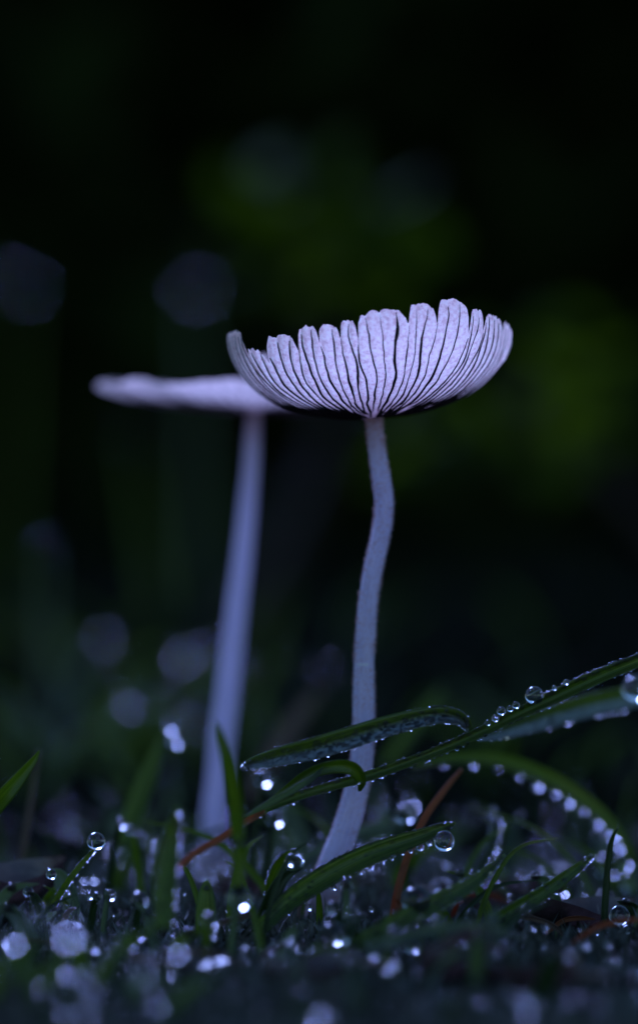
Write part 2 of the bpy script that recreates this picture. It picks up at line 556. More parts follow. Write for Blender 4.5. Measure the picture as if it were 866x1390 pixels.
lobes = [(-1.62, 124), (-1.02, 94), (-0.84, 107), (-0.62, 115), (-0.343, 115), (-0.19, 119), (-0.068, 129), (0.212, 136), (0.445, 141), (0.663, 129), (0.917, 123), (1.35, 118)]
rngL = random.Random(5)
a = 1.62
while a < 2 * math.pi - 1.62 - 0.2:
    lobes.append((a, rngL.uniform(88, 116)))
    a += rngL.uniform(0.2, 0.42)
N1 = 84
step1 = 2 * math.pi / N1
lobes = [(round(b / step1) * step1, z) for b, z in lobes]
def rim1(u):
    u = (u + 1.66) % (2 * math.pi) - 1.66
    for i, (b, z) in enumerate(lobes):
        e = lobes[i + 1][0] if i + 1 < len(lobes) else 2 * math.pi + lobes[0][0]
        if b - 1e-6 <= u < e - 1e-6:
            break
    else:
        b, z = lobes[-1]
        e = 2 * math.pi + lobes[0][0]
    l = (u - b) / max(e - b, 1e-6)
    l = min(max(l, 0), 1)
    q = abs(2 * l - 1)
    drop = 21 * q ** 6 + 7 * q * q
    ph = (u / step1) % 1.0
    scal = 1.3 * abs(2 * ph - 1) ** 3
    slope = 12 * (0.5 - l) * (1 if i % 3 else -0.5)
    jag = 3.4 * noise.noise(Vector((u * 30, 2.2, 0))) + 3.0 * noise.noise(Vector((u * 62, 6.2, 0)))
    if u < -0.75:
        jag += 5 * noise.noise(Vector((u * 45, 9.1, 0)))
    return z - drop - scal + slope + jag
prof1 = [(-2, 9), (0, 16), (4, 60), (13, 100), (23, 126), (38, 150), (58, 170), (80, 183), (100, 189), (115, 190.5), (130, 189), (150, 184)]
surf1 = make_cap_fn(prof1, rim1, N1, 0.085, 3.3, 0.010, 0.09)
cap1 = empty('cap_anchor', (0, 0, 0))
top1 = F(506, 567, D) - m1_base
Tm = Matrix.Translation(top1) @ Matrix.Rotation(math.radians(-3.0), 4, 'Y') @ Matrix.Rotation(math.radians(-1.5), 4, 'X')
bpy.data.objects.remove(cap1)
def transformed(surf, T):
    R3 = T.to_3x3()
    def s2(u, t):
        p, n_ = surf(u, t)
        return T @ p, R3 @ n_
    return s2
build_cap(m1, 'ribbed_cap', transformed(surf1, Tm), N1, 8, 44, 26, 0.022, 0.022, random.Random(11), M['cap'], M['gill'])

def make_stem(root, base, pts, name, sides, fuzz, seed, ridge):
    P = [F(*p[:3]) - base for p in pts]
    # collar under the cap comes first: V runs from the cap (0) to the ground (1)
    v, f, uv, C, rad = tube(P, [p[3] * K * p[2] / D for p in pts], sides, len(pts) * 8, True, ridge, seed)
    st = obj('stem', mesh(name, v, f, uv), M['stem'], root)
    rng = random.Random(seed)
    HV, HF = [], []
    for _ in range(fuzz):
        i = rng.randrange(2, len(C) - 2)
        th = rng.uniform(0, 2 * math.pi)
        t = Vector(C[i + 1] - C[i - 1]).normalized()
        fr = rng.random()
        c = Vector(C[i] * (1 - fr) + C[i + 1] * fr)
        rr = rad[i] * (1 - fr) + rad[i + 1] * fr
        aa = t.cross(Vector((0.13, 1, 0.21))).normalized()
        d = aa * math.cos(th) + t.cross(aa) * math.sin(th)
        s_ = t.cross(d)
        ln = rng.uniform(0.008, 0.03)
        wd = rng.uniform(0.003, 0.006)
        tip = c + d * (rr * 0.985 + ln) + t * rng.gauss(0, 0.008) + s_ * rng.gauss(0, 0.006)
        b0 = c + d * rr * 0.97
        o = len(HV)
        HV += [b0 + s_ * wd, b0 - s_ * wd * 0.6 + t * wd, b0 - s_ * wd * 0.6 - t * wd, tip]
        HF += [(o, o + 1, o + 3), (o + 1, o + 2, o + 3), (o + 2, o, o + 3)]
    if fuzz:
        tag(obj('fuzz', mesh(name + '_fuzz', HV, HF), M['stem'], root), kind='stuff')
    return st, C, rad

stem1_pts = [(506, 562, 30, 10.0), (508, 574, 30, 11.1), (511, 605, 30, 11.5), (517, 645, 30, 12.2), (521, 685, 30, 12.4), (517, 725, 30, 12.4), (508, 765, 30, 12.6), (500, 815, 30, 12.9),
             (496, 865, 30, 13.3), (494, 905, 30, 13.8), (494, 950, 30, 14.6), (493, 1000, 30, 15.1), (488, 1050, 30, 15.8), (478, 1095, 30, 16.9), (464, 1140, 30, 18.2), (447, 1185, 30, 19.6), (440, 1215, 30, 20.0), (432, 1270, 30, 20.9)]
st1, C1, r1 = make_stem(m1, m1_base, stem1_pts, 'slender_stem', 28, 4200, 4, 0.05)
# the pale scar across the stem
i0 = min(range(len(C1)), key=lambda i: abs((C1[i][2] + m1_base.z) - F(0, 903).z))
SV, SF = [], []
for k in range(13):
    th = -0.75 + k / 12 * 1.2
    rr = r1[i0] + 0.0015
    for dz, dr in ((-0.010, 0), (0, 0.006), (0.010, 0)):
        wob_ = 0.008 * noise.noise(Vector((k * 0.7, 3, 0)))
        SV.append(Vector(C1[i0]) + Vector((math.sin(th) * (rr + dr), -math.cos(th) * (rr + dr), dz * math.cos(th * 1.2) + wob_)))
for k in range(12):
    for e in range(2):
        SF.append((k * 3 + e, k * 3 + e + 1, k * 3 + e + 4, k * 3 + e + 3))
obj('scar', mesh('scar', SV, SF), M['scar'], st1)

# ---- the flat mushroom behind
Y2 = 34.0
m2_base = F(290, 1135, Y2)
m2_base.z = ground_z(m2_base.x, m2_base.y)
m2 = empty('mushroom', m2_base)
tag(m2, 'blurred taller mushroom with flat pale cap and straight stem behind the ribbed one', 'mushroom')
N2 = 66
def rim2(u):
    j = 3.5 * noise.noise(Vector((math.cos(u) * 2.3, math.sin(u) * 2.3, 7.7))) + 1.6 * noise.noise(Vector((u * 9, 0, 0)))
    return 33 + j
prof2 = [(-2, 8), (0, 16), (3, 88), (8, 146), (16, 198), (26, 232), (36, 249), (46, 258)]
surf2 = make_cap_fn(prof2, rim2, N2, 0.06, 8.8, 0.008, 0.18)
top2 = F(345, 558, Y2) - m2_base
T2 = Matrix.Translation(top2) @ Matrix.Rotation(math.radians(1.2), 4, 'Y') @ Matrix.Rotation(math.radians(0.0), 4, 'X')
build_cap(m2, 'flat_cap', transformed(surf2, T2), N2, 4, 20, 10, 0.018, 0.03, random.Random(12), M['cap'], M['gill_brown'])
stem2_pts = [(345, 554, Y2, 8.1), (344, 575, Y2, 8.9), (341, 625, Y2, 10.4), (336, 690, Y2, 11.8), (329, 760, Y2, 12.9), (321, 830, Y2, 14.1), (313, 900, Y2, 14.8), (306, 965, Y2, 15.9), (299, 1030, Y2, 15.4), (293, 1090, Y2, 15.6), (289, 1150, Y2, 15.8), (287, 1210, Y2, 16.2)]
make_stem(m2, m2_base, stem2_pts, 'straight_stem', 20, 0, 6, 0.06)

# ------------------------------------------------------------------ grass blades, drops
def blade_mesh(pts, widths, roll=0.0, keel=0.25, thick=0.006, n=None, twist=0.0, tipw=0.04):
    """pts world-space; closed lens section with a keel; returns mesh data and the frame along it"""
    n = n or max(14, len(pts) * 6)
    R = spline([list(p) + [w_] for p, w_ in zip(pts, widths)], n)
    C, wd = R[:, :3], np.maximum(R[:, 3], 0.002)
    V, Fc, UV, FR = [], [], [], []
    prof = [-1, -0.72, -0.4, 0, 0.4, 0.72, 1]
    m_ = len(prof)
    acc = 0.0
    for i in range(n):
        t = Vector(C[min(i + 1, n - 1)] - C[max(i - 1, 0)]).normalized()
        if i:
            acc += float(np.linalg.norm(C[i] - C[i - 1]))
        A = t.cross(Vector((0, 1, 0)))
        A = A.normalized() if A.length > 1e-3 else Vector((1, 0, 0))
        if A.z < 0: A = -A
        B = t.cross(A).normalized()
        if B.y > 0: B = -B
        ro = roll + twist * i / (n - 1)
        W = A * math.cos(ro) + B * math.sin(ro)
        Nn = t.cross(W).normalized()
        if Nn.dot(B) * math.cos(ro) < 0: Nn = -Nn
        FR.append((Vector(C[i]), t, W, Nn, wd[i]))
        for side in (1, -1):
            for x in (prof if side == 1 else prof[::-1]):
                h = keel * wd[i] * (abs(x) - 0.5) + side * thick * 0.5 * (1 - 0.7 * abs(x))
                V.append(Vector(C[i]) + W * x * wd[i] * 0.5 + Nn * h)
                UV.append((x * 0.5 + 0.5, acc * 0.35))
    q = 2 * m_
    for i in range(n - 1):
        for k in range(q):
            k2 = (k + 1) % q
            Fc.append((i * q + k, i * q + k2, (i + 1) * q + k2, (i + 1) * q + k))
    Fc.append(tuple(range(q))[::-1])
    Fc.append(tuple((n - 1) * q + k for k in range(q)))
    return V, Fc, UV, FR

def blade(name, label, cat, pts, widths, mat, roll=0.0, keel=0.25, twist=0.0, group=None, thick=0.008, n=None):
    P = [F(*p) for p in pts]
    base = P[0].copy()
    v, f, uv, FR = blade_mesh([p - base for p in P], [w_ * K * p[2] / D for w_, p in zip(widths, pts)], roll, keel, thick, n, twist)
    o = obj(name, mesh(name, v, f, uv), M[mat], None, base)
    tag(o, label, cat, group)
    return o, [(c + base, t, W, Nn, wd) for c, t, W, Nn, wd in FR]

def sphere_mesh(name, nu=20, nv=12, flat=1.0):
    V, Fc = [(0, 0, 1)], []
    for j in range(1, nv):
        a = math.pi * j / nv
        for i in range(nu):
            b = 2 * math.pi * i / nu
            z = math.cos(a)
            V.append((math.sin(a) * math.cos(b), math.sin(a) * math.sin(b), z * (flat if z < 0 else 1)))
    V.append((0, 0, -flat))
    for i in range(nu):
        Fc.append((0, 1 + i, 1 + (i + 1) % nu))
        for j in range(nv - 2):
            a, b = 1 + j * nu + i, 1 + j * nu + (i + 1) % nu
            Fc.append((a, a + nu, b + nu, b))
        Fc.append((1 + (nv - 2) * nu + i, len(V) - 1, 1 + (nv - 2) * nu + (i + 1) % nu))
    return mesh(name, V, Fc)
DROP = sphere_mesh('water_drop', 32, 20, 0.94)
DROP.materials.append(M['water'])
BEAD = sphere_mesh('water_bead', 18, 11, 0.95)
BEAD.materials.append(M['water'])
n_drops = [0]
def drop(p, r, label, group=None, me=None, squash=1.0):
    o = bpy.data.objects.new('water_drop', me or DROP)
    link(o)
    o.location = p
    o.scale = (r, r, r * squash)
    o.rotation_euler = (0, 0, n_drops[0] * 1.3)
    n_drops[0] += 1
    return tag(o, label, 'water drop', group)

ICO_V, ICO_F = [], []
def _ico():
    ph = (1 + 5 ** 0.5) / 2
    vv = [(-1, ph, 0), (1, ph, 0), (-1, -ph, 0), (1, -ph, 0), (0, -1, ph), (0, 1, ph), (0, -1, -ph), (0, 1, -ph), (ph, 0, -1), (ph, 0, 1), (-ph, 0, -1), (-ph, 0, 1)]
    ff = [(0, 11, 5), (0, 5, 1), (0, 1, 7), (0, 7, 10), (0, 10, 11), (1, 5, 9), (5, 11, 4), (11, 10, 2), (10, 7, 6), (7, 1, 8), (3, 9, 4), (3, 4, 2), (3, 2, 6), (3, 6, 8), (3, 8, 9), (4, 9, 5), (2, 4, 11), (6, 2, 10), (8, 6, 7), (9, 8, 1)]
    V = [Vector(v).normalized() for v in vv]
    F2, cache = [], {}
    def mid(a, b):
        key = (min(a, b), max(a, b))
        if key not in cache:
            V.append(((V[a] + V[b]) / 2).normalized())
            cache[key] = len(V) - 1
        return cache[key]
    for a, b, c in ff:
        x, y, z = mid(a, b), mid(b, c), mid(c, a)
        F2.extend([(a, x, z), (b, y, x), (c, z, y), (x, y, z)])
    return V, F2
ICO_V, ICO_F = _ico()

def dew(parent, FR, n, r0, r1, seed, lo=-1.0, hi=1.0, sides=(1,), keel=0.25, s0=0.03, s1=0.97, edge=0.0):
    """very fine dew covering a blade: joined, nobody could count it"""
    rng = random.Random(seed)
    V, Fc = [], []
    base = parent.location
    for _ in range(n):
        s = rng.uniform(s0, s1) * (len(FR) - 1)
        i = min(int(s), len(FR) - 2)
        fr = s - i
        c = FR[i][0].lerp(FR[i + 1][0], fr)
        W, Nn, wd = FR[i][2], FR[i][3], FR[i][4] * (1 - fr) + FR[i + 1][4] * fr
        x = rng.uniform(lo, hi)
        if edge and rng.random() < edge:
            x = rng.choice((-1, 1)) * rng.uniform(0.93, 1.0)
        sd = rng.choice(sides)
        r = r0 + (r1 - r0) * rng.random() ** 3
        p = c + W * x * wd * 0.5 + Nn * (keel * wd * (abs(x) - 0.5) + sd * (0.003 + r * 0.55)) - base
        o = len(V)
        V += [p + q * r for q in ICO_V]
        Fc += [(a + o, b + o, c_ + o) for a, b, c_ in ICO_F]
    o = obj('dew', mesh('dew', V, Fc), M['water'], parent)
    tag(o, kind='stuff')
    return o

def at(FR, s):
    s = s * (len(FR) - 1)
    i = min(int(s), len(FR) - 2)
    fr = s - i
    return FR[i][0].lerp(FR[i + 1][0], fr), FR[i][1], FR[i][2], FR[i][3], FR[i][4] * (1 - fr) + FR[i + 1][4] * fr

# -- long diagonal stem across the mushroom's foot
A, FA = blade('grass_shoot', 'long dark grass stem slanting upward across the foot of the ribbed mushroom', 'grass',
              [(318, 1128, 28.6), (352, 1104, 28.7), (400, 1083, 28.8), (450, 1068, 28.9), (500, 1054, 29), (550, 1037, 29.05), (600, 1018, 29.1), (645, 998, 29.1), (690, 976, 29.1), (735, 955, 29.1),
               (780, 934, 29.1), (825, 914, 29.1), (870, 896, 29.1), (930, 868, 29.2), (985, 850, 29.3)],
              [6, 10, 12, 13, 14, 14, 14, 15, 16, 18, 20, 19, 17, 12, 3], 'grass', roll=-0.35, keel=0.45, n=110, thick=0.03)
dew(A, FA, 560, 0.008, 0.019, 31, 0.5, 1.0, (1, -1), 0.45, 0.06, 0.9, edge=0.4)
# -- folded leaf arching to the joint, dewy, with a silver sheen painted in
B, FB = blade('grass_leaf', 'arched grass leaf with fine dew and painted silver sheen crossing before the ribbed mushroom stem', 'grass',
              [(636, 990, 29), (628, 978, 28.9), (605, 971, 28.8), (570, 975, 28.75), (520, 988, 28.75), (470, 1004, 28.75), (425, 1017, 28.8), (385, 1026, 29), (345, 1036, 29.3), (326, 1042, 29.5)],
              [9, 17, 23, 26, 29, 31, 30, 26, 17, 3], 'dew_sheen_tint', roll=-0.3, keel=0.3, n=90, thick=0.01)
dew(B, FB, 1300, 0.006, 0.016, 32, -1.0, 0.6, (1, 1, -1), 0.3, 0.02, 0.98, edge=0.2)
# -- leaf running on from the joint to the right
C, FC_ = blade('grass_leaf', 'soft green grass leaf just below the long stem with drops on its lower edge', 'grass',
              [(648, 1003, 29.6), (690, 990, 30.2), (740, 974, 30.8), (800, 957, 31.2), (866, 944, 31.6), (930, 934, 32), (1000, 930, 32.4)],
              [8, 22, 30, 32, 29, 22, 4], 'dew_sheen_tint', roll=0.1, keel=0.2, n=70)
dew(C, FC_, 420, 0.007, 0.018, 33, -1, 0.2, (1,), 0.2, edge=0.5)
# -- drooping arch strung with beads
Dd, FD = blade('grass_leaf', 'drooping arched grass leaf strung with bright water beads', 'grass',
              [(560, 1040, 31.6), (610, 1030, 31.8), (660, 1030, 32), (705, 1040, 32.1), (750, 1060, 32.2), (790, 1085, 32.2), (825, 1115, 32.2), (850, 1150, 32.2), (862, 1190, 32.3)],
              [6, 12, 16, 19, 19, 18, 15, 11, 3], 'grass', roll=-0.2, keel=0.2, n=80)
rngD = random.Random(77)
for s in [0.1, 0.2, 0.29, 0.38, 0.45, 0.52, 0.58, 0.645, 0.71, 0.775, 0.84, 0.92]:
    c, t, W, Nn, wd = at(FD, s)
    s = min(0.96, s + rngD.uniform(-0.016, 0.016))
    r = rngD.choice((0.024, 0.03, 0.036, 0.042, 0.046)) if s > 0.4 else rngD.uniform(0.016, 0.03)
    drop(c - W * wd * 0.5 - Vector((0, 0, r * 0.75)) + Nn * 0.01, r, 'water bead hanging from the lower edge of the drooping arched leaf', 'beads strung along the drooping leaf', BEAD)
# -- pointed leaf with a hanging drop
E, FE = blade('grass_leaf', 'pointed green grass leaf with a big clear drop hanging at its tip', 'grass',
              [(352, 1262, 28.6), (395, 1222, 28.7), (440, 1192, 28.8), (485, 1168, 28.9), (530, 1150, 29), (570, 1136, 29.05), (600, 1124, 29.1), (618, 1117, 29.1)],
              [20, 28, 31, 30, 27, 21, 13, 3], 'grass', roll=-0.25, keel=0.25, n=80, thick=0.012)
dew(E, FE, 420, 0.006, 0.015, 35, -1, 1, (1,), 0.25, edge=0.75)
drop(F(603, 1142, 28.95), 0.088, 'big clear water drop hanging from the tip of the pointed leaf', squash=1.08)
rngE = random.Random(9)
for s in [0.3, 0.36, 0.42, 0.47, 0.52, 0.56, 0.61, 0.65, 0.7, 0.75, 0.8]:
    c, t, W, Nn, wd = at(FE, s)
    r = rngE.choice((0.012, 0.016, 0.02, 0.026, 0.032))
    drop(c - W * wd * 0.5 - Vector((0, 0, r * 0.6)), r, 'small water bead on the underside edge of the pointed leaf', 'beads along the pointed leaf', BEAD)
# -- drops on the long stem
for k, (px, py, d) in enumerate([(725, 944, 25), (700, 957, 10), (692, 962, 9), (680, 965, 12), (672, 975, 10), (662, 981, 8), (768, 926, 8), (752, 934, 7)]):
    lab = 'big domed water drop sitting on top of the long slanting stem' if k == 0 else 'small water bead sitting on top of the long slanting stem'
    drop(F(px, py, 29.05), d * 0.5 * K, lab, None if k == 0 else 'beads on top of the long stem', DROP if k == 0 else BEAD)
rngA = random.Random(19)
for i in range(26):
    s = 0.66 + 0.22 * i / 25 + rngA.uniform(-0.003, 0.003)
    c, t, W, Nn, wd = at(FA, s)
    r = rngA.uniform(0.012, 0.021)
    drop(c + W * wd * 0.5 + Vector((0, 0, r * 0.5)), r, 'tiny water bead in the row along the upper edge of the long stem leaf end', 'row of tiny beads on the stem leaf', BEAD)
drop(F(862, 935, 27.4), 0.112, 'largest round water drop beside the soft green leaf below the long stem')
# -- dark curled leaf against the stem's left
blade('grass_leaf', 'dark curled leaf bending over against the ribbed mushroom stem', 'grass',
      [(352, 1098, 28.9), (380, 1078, 28.8), (415, 1052, 28.7), (450, 1040, 28.7), (478, 1042, 28.75), (490, 1058, 28.8), (488, 1074, 28.9)],
      [5, 10, 15, 19, 20, 15, 4], 'grass', roll=0.3, keel=0.35, n=60)
blade('grass_leaf', 'pale bluish leaf strip lying along the long stem at its lower end', 'grass',
      [(332, 1108, 28.5), (360, 1092, 28.5), (395, 1072, 28.5), (425, 1054, 28.6), (446, 1036, 28.8)],
      [4, 14, 17, 14, 4], 'grass_pale', roll=0.9, keel=0.2, n=50)
# -- dry rusty forked stalk
blade('dry_stalk', 'rust red dry stalk leaning between the pointed leaf and the arched leaf', 'stalk',
      [(531, 1275, 29.6), (536, 1225, 29.7), (550, 1170, 29.8), (573, 1115, 29.9), (600, 1075, 30.1), (626, 1044, 30.4)], [11, 12, 11, 10, 9, 4], 'dry', roll=0.4, keel=0.3, n=50, thick=0.02)
blade('dry_stalk', 'thinner rusty dry stalk crossing the foot of the leaning one', 'stalk',
      [(548, 1278, 29.5), (541, 1235, 29.6), (543, 1195, 29.7), (556, 1160, 29.85), (566, 1130, 29.9)], [7, 9, 8, 7, 3], 'dry', roll=-0.3, keel=0.3, n=40, thick=0.02)
# -- left hand blades
blade('grass_leaf', 'short bright green leaf tip standing over the dark rolled leaf', 'grass',
      [(-40, 1135, 29.4), (-15, 1105, 29.4), (8, 1078, 29.3), (30, 1052, 29.3), (46, 1032, 29.3), (54, 1019, 29.3)], [14, 22, 23, 17, 10, 2], 'grass', roll=0.2, keel=0.3)
blade('straw_stalk', 'thin brown stalk rising beside the short bright green leaf tip', 'stalk',
      [(28, 1190, 31.5), (36, 1130, 31.6), (45, 1075, 31.8), (52, 1020, 32)], [7, 8, 7, 4], 'straw', keel=0.3)
blade('grass_leaf', 'blurred green blade beside the flat capped mushroom tipped by a glinting drop', 'grass',
      [(165, 1150, 32.2), (182, 1100, 32.4), (200, 1055, 32.6), (216, 1018, 32.8), (226, 994, 33)], [22, 28, 26, 18, 5], 'grass', roll=0.3, keel=0.25)
drop(F(238, 1003, 32.8), 0.075, 'bright drop beside the tip of the blurred green blade with the glinting tip')
drop(F(231, 987, 33.0), 0.05, 'small drop on the very tip of the blurred green blade with the glinting tip')
blade('grass_leaf', 'dark green blade curving up before the flat capped mushroom stem', 'grass',
      [(322, 1215, 27.2), (326, 1150, 27.2), (322, 1090, 27.1), (312, 1035, 27), (300, 1000, 27), (293, 980, 27)], [16, 20, 22, 21, 15, 4], 'grass', roll=0.35, keel=0.3)
T_, FT = blade('grass_leaf', 'thin leaf ending in a round drop near the dark rolled leaf', 'grass',
      [(72, 1228, 29.2), (90, 1200, 29.2), (108, 1176, 29.2), (122, 1160, 29.2), (130, 1152, 29.2)], [9, 9, 8, 6, 3], 'grass', roll=0.3)
dew(T_, FT, 80, 0.006, 0.014, 36, -1, 1, (1,), 0.25, edge=0.8)
drop(F(131, 1142, 29.1), 0.080, 'round clear drop balanced on the tip of the thin leaf')
drop(F(70, 1187, 29.2), 0.047, 'small clear drop at the edge of the dark rolled leaf')
# -- small beaded loop of leaf
G_, FG = blade('grass_leaf', 'small curled leaf studded all round with beads below the long stem', 'grass',
      [(366, 1232, 28.8), (368, 1205, 28.8), (376, 1182, 28.8), (388, 1166, 28.8), (400, 1162, 28.85), (405, 1172, 28.9)], [10, 17, 20, 20, 17, 6], 'grass', roll=0.3, keel=0.3)
rngG = random.Random(3)
for i, s in enumerate(np.linspace(0.1, 0.9, 14)):
    for sg in (-1, 1):
        c, t, W, Nn, wd = at(FG, min(0.97, s + rngG.uniform(-0.02, 0.02)))
        r = rngG.uniform(0.010, 0.022)
        drop(c + W * sg * wd * 0.5 + Nn * 0.01, r, 'tiny bead on the margin of the small curled leaf', 'beads round the small curled leaf', BEAD)
drop(F(400, 1170, 28.7), 0.088, 'clear drop hanging in the bend of the small curled leaf')
# -- blurred stalks behind
blade('straw_stalk', 'blurred brown stalk leaning between the two mushroom stems', 'stalk',
      [(330, 1085, 36), (365, 1030, 36.5), (400, 980, 37), (432, 938, 37.5)], [14, 24, 25, 12], 'straw', roll=0.3, keel=0.2)
blade('straw_stalk', 'thin reddish runner lying low before the straight stem', 'stalk',
      [(235, 1185, 27.8), (265, 1158, 28), (300, 1138, 28.3), (335, 1115, 28.6), (360, 1102, 28.7)], [7, 9, 10, 9, 6], 'dry', keel=0.3)
blade('grass_leaf', 'faint olive blade tip behind the arched dewy leaf', 'grass',
      [(520, 1040, 35.5), (550, 1000, 35.6), (580, 960, 35.8), (600, 935, 36)], [14, 20, 18, 5], 'grass', roll=0.3)

for pts, wds, mt, rl, lab in [
    ([(455, 1300, 27.4), (520, 1262, 27.7), (585, 1230, 28), (640, 1200, 28.4), (685, 1160, 28.8)], [18, 26, 26, 20, 4], 'grass', -0.3, 'soft dewy blade leaning low past the foot of the rusty stalks'),
    ([(625, 1285, 28.3), (680, 1245, 28.5), (735, 1212, 28.8), (780, 1180, 29.2), (806, 1160, 29.4)], [14, 20, 20, 14, 3], 'grass', 0.1, 'bright green slanting blade beside the purplish dead leaf'),
    ([(222, 1260, 26.8), (224, 1200, 26.9), (230, 1140, 27), (240, 1095, 27)], [26, 32, 26, 5], 'grass', 0.2, 'broad soft blade standing in front of the straight stem foot'),
    ([(500, 1290, 26.5), (575, 1268, 26.6), (650, 1262, 26.7), (715, 1275, 26.8)], [16, 22, 20, 4], 'grass_pale', -0.5, 'pale blade arching low over the near moss'),
    ([(372, 1200, 31.2), (430, 1160, 31.5), (500, 1128, 31.8), (560, 1112, 32)], [14, 20, 18, 4], 'grass_pale', -0.4, 'pale blade passing behind the foot of the ribbed mushroom'),
    ([(645, 1190, 31), (665, 1150, 31.2), (672, 1115, 31.4), (668, 1095, 31.5)], [12, 16, 14, 4], 'grass_dark', 0.3, 'dark upright blade beyond the hanging drop')]:
    o_, fr_ = blade('grass_leaf', lab, 'grass', pts, wds, mt, roll=rl, keel=0.25, n=40)
    dew(o_, fr_, 160, 0.008, 0.02, len(lab), -1, 1, (1,), 0.25, edge=0.5)
# -- more blades standing round about, each its own plant
def sown_blade(rng, x, y, hgt, lean, wd, mat, label, group):
    b = Vector((x, y, ground_z(x, y) - 0.08))
    a = rng.uniform(-0.7, 0.7)
    d = Vector((lean, rng.uniform(-0.35, 0.35) * hgt, 0))
    P = [b, b + Vector((d.x * 0.15, d.y * 0.2, hgt * 0.4)), b + Vector((d.x * 0.5, d.y * 0.55, hgt * 0.78)), b + Vector((d.x, d.y, hgt * rng.uniform(0.85, 1.02)))]
    v, f, uv, FR = blade_mesh([p - b for p in P], [wd * 0.8, wd, wd * 0.75, wd * 0.08], a, 0.25, 0.008, 16)
    o = obj('grass_leaf', mesh('grass_leaf', v, f, uv), M[mat], None, b)
    tag(o, label, 'grass', group)
    return [(c + b, t, W, Nn, w_) for c, t, W, Nn, w_ in FR]
rngS = random.Random(101)
SOWN = []
zones = [  # count, x range (as fraction of half view), y range, height, label, group
    (34, (-1.15, 1.15), (24, 27.5), (0.25, 0.65), 'short blurred grass blade on the near soil before the mushrooms', 'short blades before the mushrooms'),
    (34, (-1.15, 1.15), (31.5, 37.0), (0.4, 1.1), 'low grass blade on the soil just behind the mushroom feet', 'low blades behind the mushroom feet'),
    (44, (-1.15, 1.15), (38, 52), (0.5, 1.5), 'blurred grass blade on the soil well behind the mushrooms', 'blurred blades well behind the mushrooms'),
    (20, (-1.15, 1.15), (27.5, 29.8), (0.3, 0.8), 'short grass blade springing up round the mushroom feet', 'short blades round the mushroom feet'),
    (26, (-1.15, -0.2), (38, 50), (0.9, 2.2), 'tall blurred grass blade on the damp ground behind the flat capped mushroom', 'tall blurred blades behind the flat mushroom'),
    (40, (-1.15, 1.15), (54, 84), (0.8, 2.6), 'far blurred grass blade at the foot of the thicket', 'far blades at the foot of the thicket')]
for cnt, xr, yr, hr, lab, grp in zones:
    for _ in range(cnt):
        y = rngS.uniform(*yr)
        x = rngS.uniform(*xr) * 433 * K * y / D
        if y < 39 and abs(x - (-0.9 - (y - 30) * 0.03)) < 0.35 and rngS.random() < 0.7:
            continue
        hgt = rngS.uniform(*hr)
        SOWN.append((sown_blade(rngS, x, y, hgt, rngS.uniform(-0.9, 0.9) * hgt, rngS.uniform(0.1, 0.2), rngS.choice(('grass', 'grass', 'grass_dark', 'grass_pale')), lab, grp), y))

rngT = random.Random(222)
for k in range(46):
    y = rngT.uniform(27.6, 36)
    x = rngT.uniform(-1.1, 1.1) * 433 * K * y / D
    hgt = rngT.uniform(0.4, 1.15)
    near_ = y < 30
    sown_blade(rngT, x, y, hgt, rngT.uniform(-1.3, 1.3) * hgt, rngT.uniform(0.035, 0.075), rngT.choice(('grass', 'grass', 'grass_dark')),
               'thin green grass blade among the moss beside the ribbed mushroom' if near_ else 'thin green grass blade rising between and behind the two stems',
               'thin blades beside the ribbed mushroom' if near_ else 'thin blades behind the stems')
for k in range(26):
    y = rngT.uniform(26.5, 33)
    x = rngT.uniform(-1.05, 1.05) * 433 * K * y / D
    b = Vector((x, y, ground_z(x, y) + 0.12))
    an, l = rngT.uniform(0, 6.28), rngT.uniform(0.3, 0.8)
    e = Vector((math.cos(an) * l, math.sin(an) * l * 0.6, rngT.uniform(0.0, 0.22)))
    v, f, uv, FR = blade_mesh([Vector((0, 0, -0.03)), e * 0.35 + Vector((0, 0, 0.05)), e * 0.7 + Vector((0, 0, 0.04)), e], [0.035, 0.05, 0.045, 0.012], 0.4, 0.3, 0.01, 14)
    tag(obj('straw_piece', mesh('straw_piece', v, f, uv), M[rngT.choice(('straw', 'straw', 'dry'))], None, b), 'short piece of brown straw lying on the moss', 'straw', 'bits of straw on the moss')

# ------------------------------------------------------------------ dead leaves on the soil
def dead_leaf(x, y, l, wd, rz, tilt, curl, label, seed, group=None, mat='dead'):
    nu, nv = 18, 9
    V, Fc = [], []
    for i in range(nu + 1):
        s = i / nu
        hw = wd * (math.sin(math.pi * min(1, s * 0.97 + 0.02)) ** 0.7) * (1 + 0.22 * noise.noise(Vector((s * 6, seed, 0))))
        for j in range(nv):
            q = j / (nv - 1) * 2 - 1
            z = curl * l * (q * q * 0.55 + (2 * s - 1) ** 2 * 0.35) + 0.07 * l * noise.noise(Vector((s * 3, q * 1.6, seed))) - 0.03 * l * math.exp(-(q * 5) ** 2)
            V.append(Vector(((s - 0.5) * l, q * hw, z)))
    for i in range(nu):
        for j in range(nv - 1):
            Fc.append((i * nv + j, (i + 1) * nv + j, (i + 1) * nv + j + 1, i * nv + j + 1))
    root = empty('dead_leaf', (x, y, ground_z(x, y) + 0.1))
    root.rotation_euler = (tilt, 0.1, rz)
    tag(root, label, 'leaf', group)
    obj('leaf_blade', mesh('dead_leaf', V, Fc), M[mat], root)
    v, f, uv, _, _ = tube([V[nv // 2] + Vector((-0.25 * l, 0, 0.01)), V[nv // 2], V[9 * nv + nv // 2], V[nu * nv + nv // 2]], [0.02, 0.02, 0.014, 0.004], 6, 20)
    obj('midrib', mesh('midrib', v, f, uv), M['straw'], root)
    return root

